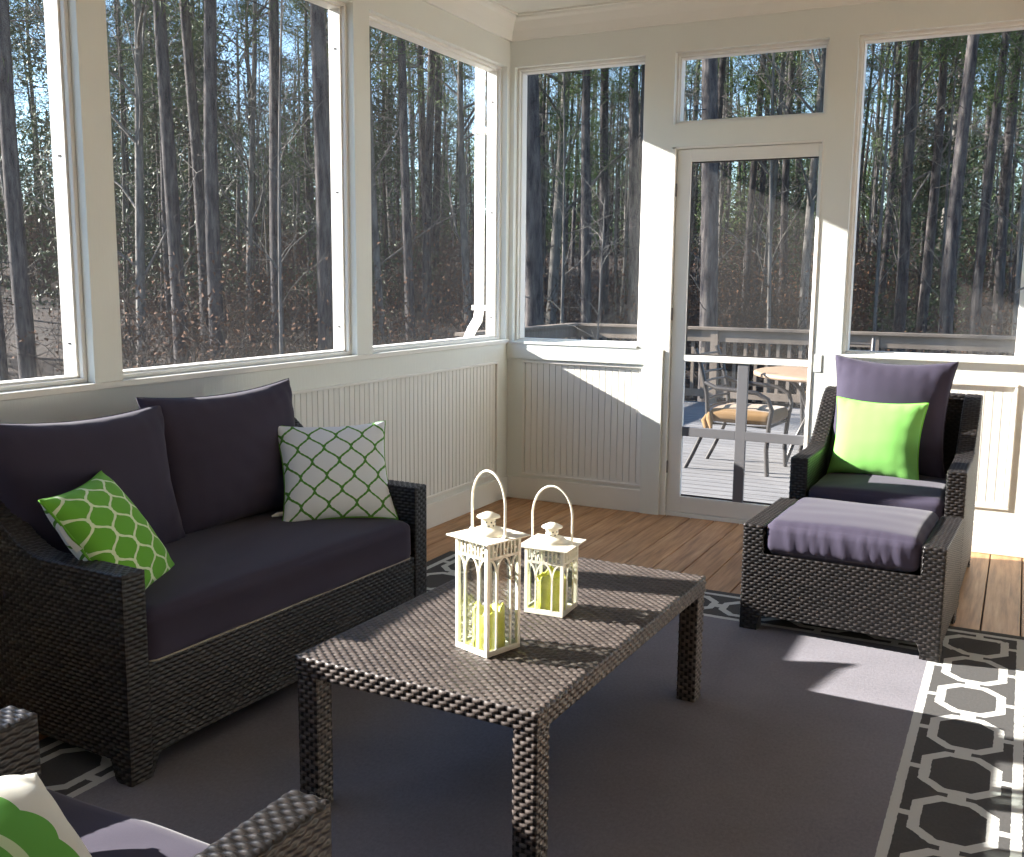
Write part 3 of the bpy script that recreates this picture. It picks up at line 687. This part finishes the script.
# ------------------------------------------------------------------ lanterns
def lantern(name, c, rz, a, H, label, ch, cr_, seed):
    r = empty(name, c, rz, label, 'lantern', 'cream lanterns on the coffee table'); h = a/2; p = 0.0095
    f = MB()
    for sx in (-1, 1):
        for sy in (-1, 1): xa, xb = sorted((sx*h, sx*(h - p))); ya, yb = sorted((sy*h, sy*(h - p))); f.box(xa, xb, ya, yb, 0, H)
    f.box(-h + 0.001, h - 0.001, -h + 0.001, h - 0.001, 0.001, 0.004)
    zb = H - 0.046
    for k in range(4):
        R = Matrix.Rotation(k*math.pi/2, 4, 'Z'); g = MB()
        g.box(-h + p, h - p, -h, -h + 0.004, 0, 0.014); g.box(-h + p, h - p, -h, -h + 0.004, H - 0.007, H); g.box(-h + p, h - p, -h, -h + 0.004, zb, zb + 0.007)
        xs = np.linspace(-h + p, h - p, 9)
        for i, x in enumerate(xs[1:-1]):
            if k % 2 and i % 3 == 1: g.bar((x - 0.004, -h + 0.002, zb + 0.006), (x + 0.003, -h + 0.002, H - 0.006), 0.0035, 0.004, (0, 1, 0))
            else: g.box(x - 0.002, x + 0.002, -h, -h + 0.004, zb, H)
            if i % 3 == 0: g.box(x, x + 0.008, -h, -h + 0.004, H - 0.028, H - 0.023)
        q = (a - 2*p)*0.25; zs = zb - a*0.42; yy = -h + 0.002
        for x in (-q, q): g.box(x - 0.0022, x + 0.0022, -h, -h + 0.004, 0.01, zs)
        def arc(x0, x1, za, zt, n=8):
            return [(x0 + (x1 - x0)*(1 - math.cos(t*math.pi/2)), yy, za + (zt - za)*math.sin(t*math.pi/2)) for t in np.linspace(0, 1, n)]
        for x0, x1 in ((-q, 0), (q, 0), (-q, -2*q), (q, 2*q)):
            pts = arc(x0, x1, zs, zb + 0.002)
            for u_, v_ in zip(pts[:-1], pts[1:]): g.bar(u_, v_, 0.0044, 0.004, (0, 1, 0))
        for V_, F_, U_, S_ in zip(g.v, g.f, g.uv, g.sm):
            base = sum(len(x) for x in g.v[:[id(x) for x in g.v].index(id(V_))])
            f.add(V_ @ np.array(R.to_3x3()).T, np.where(F_ >= 0, F_ - base, -1), U_, False)
    f.build('frame', M['cream'], r)
    for k in range(4):
        g = MB(); R = Matrix.Rotation(k*math.pi/2, 4, 'Z'); g.box(-h + 0.006, h - 0.006, -h + 0.0060, -h + 0.0075, 0.006, H - 0.004); g.build('glass_pane', M['glass'], r, xf=R)
    # roof, chimney with pierced dots, cap
    q = h + 0.017; g = MB()
    V = [(-q, -q, H), (q, -q, H), (q, q, H), (-q, q, H), (-q, -q, H + 0.003), (q, -q, H + 0.003), (q, q, H + 0.003), (-q, q, H + 0.003), (-h*.5, -h*.5, H + 0.006), (h*.5, -h*.5, H + 0.006), (h*.5, h*.5, H + 0.006), (-h*.5, h*.5, H + 0.006)]
    g.add(V, [(0, 3, 2, 1), (0, 1, 5, 4), (1, 2, 6, 5), (2, 3, 7, 6), (3, 0, 4, 7), (4, 5, 9, 8), (5, 6, 10, 9), (6, 7, 11, 10), (7, 4, 8, 11), (8, 9, 10, 11)])
    g.lathe([(0.046, H + 0.003), (0.044, H + 0.010), (0.034, H + 0.018), (0.018, H + 0.024), (0.001, H + 0.025)])
    g.build('roof', M['cream'], r)
    g = MB(); g.lathe([(0.018, H + 0.018), (0.018, H + 0.048), (0.001, H + 0.048)], n=20); g.build('chimney', M['cream'], r)
    ho = MB()
    for i in range(9):
        for j, z in enumerate((H + 0.028, H + 0.037)):
            th = (i + 0.5*j)/9*2*math.pi; d = np.array([math.cos(th), math.sin(th), 0]); ho.tube([d*0.0172 + (0, 0, z), d*0.0186 + (0, 0, z)], 0.0022, 6)
    ho.build('chimney_hole', M['wick'], r)['kind'] = 'stuff'
    g = MB(); g.lathe([(0.001, H + 0.062), (0.010, H + 0.060), (0.029, H + 0.051), (0.030, H + 0.048), (0.018, H + 0.046)], n=24); g.build('chimney_cap', M['cream'], r)
    # wire handle
    hh = 0.165; wd = h*1.03; pts = []
    for t in np.linspace(0, math.pi, 25): pts.append((-wd*math.cos(t), 0, H + 0.080 + (hh - 0.080 - 0.0)*math.sin(t)))
    pts = [(-wd, 0, H + 0.001)] + pts + [(wd, 0, H + 0.001)]
    pts = [(x, -0.012*0, z) for x, _, z in pts]
    g = MB(); g.tube(pts, 0.0032, 8)
    for s in (-1, 1): g.tube([(s*wd - 0.004, 0, H + 0.006), (s*wd + 0.004, 0, H + 0.006)], 0.006, 8)
    g.build('handle', M['cream'], r)
    # candle: its own thing
    cdl = empty('pillar_candle', (c[0] + 0.004, c[1] - 0.004, c[2] + 0.0045), 0.6, 'lime green pillar candle with a ragged burnt rim inside the %s lantern' % ('tall' if H > 0.25 else 'short'), 'candle', 'candles in the lanterns')
    b_ = MB(); n = 48; th = np.arange(n)/n*2*math.pi; rs = np.random.default_rng(seed)
    rim = ch + 0.008*np.sin(th*2 + seed) + 0.005*np.sin(th*5 + 1.3*seed) + 0.003*np.sin(th*9)
    rings = []
    for rr, zf in ((cr_*1.06, 0.0), (cr_*1.05, 0.1), (cr_, 0.3), (cr_*0.985, 0.7), (cr_*0.99, 0.95), (cr_*0.93, 1.0), (cr_*0.84, 0.97), (cr_*0.78, 0.80), (cr_*0.3, 0.74), (0.0005, 0.74)):
        wv = 1 + 0.02*np.sin(th*3 + zf*5) + 0.018*np.sin(th*8 + zf*3)
        rings.append(np.stack([rr*np.cos(th)*wv, rr*np.sin(th)*wv, rim*zf], 1))
    V = np.concatenate(rings); F = [(i*n + k, i*n + (k+1) % n, (i+1)*n + (k+1) % n, (i+1)*n + k) for i in range(len(rings)-1) for k in range(n)]
    b_.add(V, F, smooth=True); b_.build('wax', M['wax'], cdl)
    k = MB(); k.tube([(0, 0, ch*0.70), (0.001, 0, ch*0.8), (0.004, 0.002, ch*0.86)], 0.0013, 6); k.build('wick', M['wick'], cdl)
    return r
TT = TZ + 0.006
lantern('candle_lantern', (1.637, -3.290, TT), math.radians(-18.5), 0.117, 0.292, 'tall cream metal lantern with pointed arches, nearer one on the coffee table', 0.104, 0.041, 2)
lantern('candle_lantern', (1.655, -2.943, TT), math.radians(2.5), 0.117, 0.192, 'short cream metal lantern with pointed arches, behind the tall one', 0.098, 0.042, 5)

# ------------------------------------------------------------------ deck outside the back wall
DZ0 = -0.15; DXL, DYB = -2.4, 6.6
d = MB(); y = 0.14
while y < DYB + 0.05:
    d.box(DXL - 0.1, 6.2, y, y + 0.122, DZ0 - 0.03, DZ0); y += 0.140
struct(d.build('floor_deck', M['deck']))
d = MB(); d.box(DXL - 0.08, 6.2, 0.14, DYB + 0.06, DZ0 - 0.3, DZ0 - 0.05); struct(d.build('floor_deck_joists', M['inner']))
RZ = 0.90
rl = empty('deck_railing', (0, 0, DZ0), 0, 'weathered wooden railing with upright balusters around the deck outside', 'railing')
mb = MB(); mb.box(DXL - 0.07, 6.2, DYB - 0.07, DYB + 0.07, RZ, RZ + 0.035); mb.box(DXL - 0.07, DXL + 0.07, 3.6, DYB - 0.07, RZ, RZ + 0.035); bevel(mb.build('top_rail', M['rail'], rl), 0.004)
mb = MB(); mb.box(DXL, 6.2, DYB - 0.025, DYB + 0.01, RZ - 0.14, RZ); mb.box(DXL - 0.01, DXL + 0.025, 3.6, DYB - 0.03, RZ - 0.14, RZ)
mb.box(DXL, 6.2, DYB - 0.025, DYB + 0.01, 0.08, 0.17); mb.box(DXL - 0.01, DXL + 0.025, 3.6, DYB - 0.03, 0.08, 0.17); mb.build('side_rail', M['rail'], rl)
for x in (DXL, -0.55, 1.3, 3.15, 5.0):
    mb = MB(); mb.box(x - 0.045, x + 0.045, DYB - 0.045, DYB + 0.045, 0, RZ); mb.build('post', M['rail'], rl)
nb = 0; x = DXL + 0.14
while x < 4.6:
    mb = MB(); mb.box(x - 0.018, x + 0.018, DYB + 0.0105, DYB + 0.045, 0.05, RZ - 0.03); mb.build('baluster', M['rail'], rl); x += 0.13; nb += 1
y = 3.65
while y < DYB - 0.15:
    mb = MB(); mb.box(DXL - 0.045, DXL - 0.0105, y - 0.018, y + 0.018, 0.05, RZ - 0.03); mb.build('baluster', M['rail'], rl); y += 0.13
# patio chair facing +x and round table
def patio_chair(loc, rz, label):
    r = empty('patio_chair', loc, rz, label, 'chair', 'patio chairs on the deck'); T_ = 0.018
    for s in (-1, 1):
        m_ = MB(); m_.tube([(-0.42, s*0.25, 0.0), (-0.36, s*0.25, 0.12), (-0.28, s*0.25, 0.30), (-0.245, s*0.25, 0.44), (-0.26, s*0.25, 0.62), (-0.32, s*0.245, 0.84), (-0.37, s*0.24, 0.96)], T_, 8); m_.build('back_leg', M['blackmetal'], r)
        m_ = MB(); m_.tube([(0.25, s*0.25, 0.0), (0.235, s*0.25, 0.2), (0.25, s*0.26, 0.40), (0.27, s*0.27, 0.52), (0.24, s*0.28, 0.60), (0.15, s*0.28, 0.645), (0.0, s*0.28, 0.655), (-0.18, s*0.275, 0.665), (-0.275, s*0.25, 0.70)], T_, 8); m_.build('front_leg', M['blackmetal'], r)
    m_ = MB(); m_.tube([(-0.25, -0.25, 0.38), (0.24, -0.25, 0.38), (0.24, 0.25, 0.38), (-0.25, 0.25, 0.38)], 0.012, 8, closed=True); m_.build('seat_frame', M['blackmetal'], r)
    for k in range(7):
        m_ = MB(); z = 0.50 + k*0.068; x = np.interp(z, [0.44, 0.62, 0.84, 0.96], [-0.245, -0.26, -0.32, -0.37]); m_.tube([(x, -0.24, z), (x - 0.03, 0, z), (x, 0.24, z)], 0.010, 6); m_.build('back_slat', M['blackmetal'], r)
    o = merge(box_cushion(0.50, 0.50, 0.095, 0.035, 0.02, 3).build('seat_cushion', M['tan'], r)); o.location = (0.01, 0, 0.445)
    k = MB(); k.tube([(-0.235, -0.245, 0.46), (-0.26, -0.28, 0.40), (-0.23, -0.30, 0.34), (-0.25, -0.29, 0.30)], [0.018, 0.026, 0.022, 0.008], 6); k.tube([(-0.235, -0.245, 0.46), (-0.21, -0.30, 0.42), (-0.19, -0.31, 0.33)], [0.02, 0.028, 0.008], 6); k.build('cushion_tie', M['tan'], r)
    return r
patio_chair((0.88, 2.50, DZ0), math.radians(-4), 'dark metal patio chair with tan cushion seen through the screen door')
patio_chair((1.28, 4.25, DZ0), math.radians(268), 'dark slat-backed patio chair behind the round table on the deck')
pt = empty('patio_table', (1.40, 3.25, DZ0), 0, 'round tan-topped patio table on the deck beyond the screen door', 'table')
m_ = MB(); m_.lathe([(0.001, 0.70), (0.62, 0.70), (0.65, 0.71), (0.65, 0.735), (0.625, 0.745), (0.001, 0.745)], n=48); m_.build('table_top', M['stone'], pt)
for k in range(4):
    th = math.radians(45 + 90*k); m_ = MB(); cs, sn = math.cos(th), math.sin(th)
    m_.tube([(0.42*cs, 0.42*sn, 0), (0.36*cs, 0.36*sn, 0.15), (0.22*cs, 0.22*sn, 0.4), (0.30*cs, 0.30*sn, 0.6), (0.42*cs, 0.42*sn, 0.70)], 0.018, 8); m_.build('leg', M['blackmetal'], pt)
lp = empty('lounge_chair', (2.86, 1.15, DZ0), math.radians(15), 'pale-armed reclined deck chair just outside the large back window', 'chair')
m_ = MB()
for s in (-1, 1):
    m_.tube([(-0.28, s*0.26, 0.0), (0.12, s*0.26, 0.70), (0.27, s*0.26, 1.10)], 0.013, 8); m_.tube([(0.28, s*0.26, 0.0), (-0.22, s*0.26, 0.42)], 0.013, 8)
m_.build('frame', M['greyframe'], lp)
m_ = MB(); m_.bar((-0.22, 0, 0.42), (0.06, 0, 0.40), 0.48, 0.02); m_.bar((0.06, 0, 0.40), (0.26, 0, 1.07), 0.48, 0.02); m_.build('sling', M['char'], lp)

# ------------------------------------------------------------------ woods
def gz(x, y):
    r = math.hypot(x - 2.8, y + 5.5); return -1.3 + 0.10*max(0, r - 19)
g = MB(); nr, na = 30, 40; V = []
for i in range(nr):
    r = 1.0 + (i/(nr-1))**1.5*110
    for j in range(na):
        a = math.radians(-175 + 350*j/(na-1)); x, y = 2.8 + r*math.sin(a), -5.5 + r*math.cos(a)
        V.append((x, y, gz(x, y) + 0.15*math.sin(x*0.7)*math.sin(y*0.9)*(r > 12)))
idx = np.arange(nr*na).reshape(nr, na)
g.add(V, np.stack([idx[:-1, :-1], idx[1:, :-1], idx[1:, 1:], idx[:-1, 1:]], -1).reshape(-1, 4), smooth=True); struct(g.build('ground', M['litter']))

def rnd(a, b_): return RNG.uniform(a, b_)
def limb(mb, p, d, L, r, n=5, k=4, jit=0.12, up=0.0):
    pts = [np.array(p, float)]; d = np.array(d, float); d /= np.linalg.norm(d)
    for i in range(n):
        d = d + RNG.normal(size=3)*jit + np.array([0, 0, up]); d /= np.linalg.norm(d); pts.append(pts[-1] + d*L/n)
    mb.tube(pts, np.linspace(r, r*0.25, n + 1), k); return pts
def leaves(mb, centers, per, spread, ls, lw):
    c = np.repeat(np.array(centers), per, 0); c = c + RNG.normal(size=c.shape)*spread*np.array([1, 1, 0.6]); n = len(c)
    d = RNG.normal(size=(n, 3)); d /= np.linalg.norm(d, axis=1)[:, None]; e = np.cross(d, RNG.normal(size=(n, 3))); e /= np.linalg.norm(e, axis=1)[:, None]
    V = np.stack([c - e*lw/2, c + e*lw/2, c + d*ls], 1).reshape(-1, 3); mb.add(V, np.arange(3*n).reshape(n, 3))
def trunk_pts(h, lean, n=12):
    z = np.linspace(0, h, n); ph = rnd(0, 6); return np.stack([lean*z*0.02 + 0.10*np.sin(z*0.35 + ph), 0.10*np.cos(z*0.3 + ph), z], 1)
def pine(r=0.16, h=19, low=7.0, clumps=60, foll=True):
    t = MB(); P = trunk_pts(h, rnd(-1, 1)); t.tube(P, np.linspace(r, r*0.35, len(P)), 9); cs = []
    for i in range(clumps):
        z = low + (h - low)*rnd(0, 1)**0.9; p = np.array([np.interp(z, P[:, 2], P[:, 0]), np.interp(z, P[:, 2], P[:, 1]), z]); a = rnd(0, 6.28)
        L = rnd(0.8, 2.2)*(1 - 0.45*(z - low)/(h - low)); pts = limb(t, p, (math.cos(a), math.sin(a), rnd(-0.1, 0.45)), L, r*0.13, 4, 4, 0.15)
        cs += [pts[-1], pts[-2]] if foll else []
    for i in range(9):   # dead stubs
        z = rnd(2, low); a = rnd(0, 6.28); limb(t, (np.interp(z, P[:, 2], P[:, 0]), np.interp(z, P[:, 2], P[:, 1]), z), (math.cos(a), math.sin(a), rnd(-.2, .3)), rnd(0.3, 1.3), 0.012, 3, 3)
    f = None
    if cs: f = MB(); leaves(f, cs, 70, 0.34, 0.24, 0.028)
    return t, f
def hardwood(r=0.10, h=14, fork=5.0):
    t = MB(); P = trunk_pts(h*0.75, rnd(-2, 2)); t.tube(P, np.linspace(r, r*0.45, len(P)), 8)
    for i in range(16):
        z = rnd(fork*0.6, h*0.74); a = rnd(0, 6.28); p = (np.interp(z, P[:, 2], P[:, 0]), np.interp(z, P[:, 2], P[:, 1]), z)
        pts = limb(t, p, (math.cos(a), math.sin(a), rnd(0.6, 1.6)), rnd(1.8, 4), r*0.30, 6, 5, 0.16, 0.03)
        for q in pts[2:]:
            for _ in range(2):
                a = rnd(0, 6.28); p2 = limb(t, q, (math.cos(a), math.sin(a), rnd(0.2, 1.2)), rnd(0.6, 1.8), r*0.09, 4, 3, 0.2)
                for q2 in p2[1:-1]: a = rnd(0, 6.28); limb(t, q2, (math.cos(a), math.sin(a), rnd(0, 1)), rnd(0.3, 0.8), r*0.04, 2, 3, 0.2)
    return t, None
def holly(h=6):
    t = MB(); P = trunk_pts(h, 0); t.tube(P, np.linspace(0.07, 0.02, len(P)), 6); cs = []
    for i in range(55):
        z = h*rnd(0.12, 1); a = rnd(0, 6.28); L = (0.5 + 1.5*(1 - z/h))*rnd(0.5, 1.1)
        pts = limb(t, (np.interp(z, P[:, 2], P[:, 0]), np.interp(z, P[:, 2], P[:, 1]), z), (math.cos(a), math.sin(a), rnd(0, .4)), L, 0.014, 4, 3); cs += pts[1:]
    f = MB(); leaves(f, cs, 26, 0.22, 0.10, 0.045); return t, f
def sapling(h=7):
    t = MB(); P = trunk_pts(h, rnd(-3, 3)); t.tube(P, np.linspace(0.035, 0.012, len(P)), 6)
    for i in range(22):
        z = h*rnd(0.25, 1); a = rnd(0, 6.28); pts = limb(t, (np.interp(z, P[:, 2], P[:, 0]), np.interp(z, P[:, 2], P[:, 1]), z), (math.cos(a), math.sin(a), rnd(.4, 1.5)), rnd(0.5, 1.6), 0.010, 4, 3)
        for q in pts[1:-1]: a = rnd(0, 6.28); limb(t, q, (math.cos(a), math.sin(a), rnd(0, 1)), rnd(0.2, 0.7), 0.005, 2, 3)
    return t, None
def shrub(h=2.2, leafy=False):
    t = MB(); cs = []
    for i in range(26):
        a = rnd(0, 6.28); pts = limb(t, (0.1*math.cos(a), 0.1*math.sin(a), 0), (math.cos(a)*0.7, math.sin(a)*0.7, rnd(0.8, 2.0)), h*rnd(0.6, 1.1), 0.013, 6, 3, 0.13)
        for q in pts[1:]:
            for _ in range(2): a = rnd(0, 6.28); p2 = limb(t, q, (math.cos(a), math.sin(a), rnd(0.1, 1.4)), rnd(0.3, 0.9), 0.005, 3, 3, 0.2); cs.append(p2[-1])
    f = None
    if leafy: f = MB(); leaves(f, cs, 4, 0.18, 0.055, 0.035)
    return t, f
KIND = {
 'pine': dict(name='pine_tree', cat='tree', bark='bark_pine', leaf='needles', lab='tall dark-trunked pine', grp='tall pines in the woods'),
 'hard': dict(name='bare_tree', cat='tree', bark='bark_pale', leaf=None, lab='leafless pale-barked tree', grp='leafless trees in the woods'),
 'holly': dict(name='evergreen_tree', cat='tree', bark='bark_dark', leaf='evergreen', lab='low bushy evergreen', grp='bushy evergreens in the woods'),
 'sap': dict(name='sapling', cat='tree', bark='bark_pale', leaf=None, lab='thin leafless sapling', grp='saplings in the woods'),
 'shrub': dict(name='bare_shrub', cat='shrub', bark='bark_dark', leaf='dryleaf', lab='tangled brown-leaved shrub', grp='shrubs on the forest floor'),
}
def meshes(kind, tf):
    t, f = tf; K = KIND[kind]; a = t.build(K['name'], M[K['bark']]); me = a.data; bpy.data.objects.remove(a); mf = None
    if f is not None: b_ = f.build('foliage', M[K['leaf']]); mf = b_.data; bpy.data.objects.remove(b_)
    return me, mf
LIB = {'pine': [meshes('pine', pine(rnd(0.13, 0.17), 20, rnd(5.5, 9), 55)) for _ in range(5)],
       'hard': [meshes('hard', hardwood(rnd(0.08, 0.12), rnd(12, 15), 4)) for _ in range(4)],
       'holly': [meshes('holly', holly(rnd(5, 8))) for _ in range(3)],
       'sap': [meshes('sap', sapling(rnd(6, 9))) for _ in range(4)],
       'shrub': [meshes('shrub', shrub(rnd(1.6, 2.6), i > 0)) for i in range(3)]}
ZONES = [(-1e9, 92, 'seen through the leftmost screened opening'), (92, 352, 'seen through the wide middle opening of the left wall'), (352, 508, 'seen through the left wall opening nearest the corner'),
         (508, 645, 'seen through the back opening next to the corner'), (645, 835, 'seen through the screen door'), (835, 1e9, 'seen through the large right-hand back opening')]
def pix(x, y, z=1.5):
    dd = np.array([x, y, z]) - CAM; return 512 + FPX*(dd @ _r)/(dd @ _f)
used = []
def plant(kind, x, y, s=1.0, var=None, rz=None, label=None):
    K = KIND[kind]; L = LIB[kind]; me, mf = L[(len(used) if var is None else var) % len(L)]
    o = bpy.data.objects.new(K['name'], me); C.objects.link(o); o.location = (x, y, gz(x, y) - 0.15); o.rotation_euler = (0, 0, rnd(0, 6.28) if rz is None else rz); o.scale = (s, s, s)
    if mf is not None: c2 = bpy.data.objects.new('foliage', mf); C.objects.link(c2); c2.parent = o
    p = pix(x, y); far = math.hypot(x - CAM[0], y - CAM[1]) > 30
    zone = [z for a, b_, z in ZONES if a <= p < b_][0]
    tag(o, label or (K['lab'] + (', far back, ' if far else ', ') + zone), K['cat'], K['grp']); used.append((x, y)); return o
def at(px, dist):
    u = (px - 512)/FPX; dd = _f + u*_r; dd = np.array([dd[0], dd[1]]); dd /= np.linalg.norm(dd); return CAM[0] + dd[0]*dist, CAM[1] + dd[1]*dist
# trunks that stand out, placed along their line of sight at their own distances: (pixel column, distance, width in pixels, label)
for px, ds_, wpx, lab in ((33, 17, 15, 'thick dark pine trunk standing in the leftmost opening'), (-14, 16, 12, 'dark pine trunk at the far left edge of the woods'),
    (180, 19, 13, 'dark pine trunk left of centre in the middle left-wall opening'), (207, 22, 11, 'blue-grey pine trunk just left of a twin in the middle opening'),
    (222, 18, 15, 'straight dark pine trunk in the centre of the middle left-wall opening'), (321, 17, 17, 'thick pine trunk at the right side of the middle opening'),
    (408, 20, 11, 'pine trunk in the opening nearest the corner, left of the two'), (430, 24, 9, 'slimmer pine trunk in the opening nearest the corner'),
    (529, 15, 18, 'thick dark pine trunk right beside the corner post'), (582, 20, 11, 'pine trunk with a sunlit edge in the middle of the back-left opening'), (597, 25, 10, 'dark pine trunk close behind a sunlit one'),
    (627, 22, 12, 'pine trunk at the right side of the back-left opening'), (641, 20, 13, 'pine trunk half hidden by the post left of the door'),
    (700, 15, 17, 'thick pine trunk at the left side of the screen door and transom'), (742, 26, 8, 'slim pine trunk in the middle of the screen door'), (775, 28, 8, 'slim pine trunk in the right half of the screen door'),
    (872, 26, 8, 'slim dark pine at the left of the large right-hand opening'), (915, 23, 9, 'dark pine beside the tallest trunk of the right-hand opening'), (940, 18, 12, 'tallest dark pine trunk in the centre of the right-hand opening'), (969, 20, 10, 'straight pine trunk right of the centre of the right-hand opening'),
    (990, 24, 9, 'pine trunk near the right edge of the right-hand opening'), (1016, 22, 9, 'pine trunk at the extreme right of the woods')):
    x, y = at(px, ds_); plant('pine', x, y, wpx/2/FPX*ds_/0.145, label=lab)
for px, ds_, s_ in ((150, 20, 1.0), (255, 24, 0.9), (385, 22, 1.1), (470, 24, 1.0), (760, 26, 0.9), (800, 22, 1.1), (895, 23, 1.0)):
    x, y = at(px, ds_); plant('hard', x, y, s_)
sx_, sy_ = at(597, 11.5); plant('sap', sx_, sy_, 0.5, label='small pale sapling with forked twigs just beyond the deck railing')
def scatter(kind, n, d0, d1, smin, smax, gap):
    k = 0; tries = 0
    while k < n and tries < 4000:
        tries += 1; a = math.radians(rnd(-61, 6)); d_ = math.sqrt(rnd(d0*d0, d1*d1)); x, y = CAM[0] + d_*math.sin(a), CAM[1] + d_*math.cos(a)
        if x > -4.5 and y < 8.5: continue
        if y < -0.22*(-x) + 1.5: continue
        if any((x - p)**2 + (y - q)**2 < gap*gap for p, q in used): continue
        plant(kind, x, y, rnd(smin, smax)); k += 1
# far woods: a thicket of thin stems and needles nobody could count
wd = MB(); cs = []
for i in range(620):
    a = math.radians(rnd(-66, 10)); d_ = rnd(60, 95); x, y = CAM[0] + d_*math.sin(a), CAM[1] + d_*math.cos(a)
    z = gz(x, y) - 0.3; h = rnd(5, 10) + (4 if i % 4 == 0 else 0); wd.tube([(x, y, z), (x + rnd(-.3, .3), y, z + h*0.5), (x + rnd(-.6, .6), y, z + h)], [rnd(.08, .16), 0.1, 0.03], 4)
    for k in range(8): cs.append((x + rnd(-1.6, 1.6), y + rnd(-1.6, 1.6), z + h*rnd(0.05, 0.85)))
wo_ = tag(wd.build('distant_woods', M['bark_dark']), 'dense far woods closing the view behind the nearer trunks', 'woods', kind='stuff')
fo_ = MB(); leaves(fo_, cs, 56, 0.65, 0.30, 0.07); fo_.build('foliage', M['needles'], wo_)
scatter('pine', 96, 20, 58, 0.45, 0.9, 0.9)
scatter('hard', 42, 18, 55, 0.8, 1.3, 1.0)
scatter('holly', 30, 24, 60, 0.7, 1.5, 1.2)
scatter('sap', 84, 16, 45, 0.8, 1.4, 0.6)
scatter('shrub', 120, 16, 48, 0.8, 1.5, 0.6)
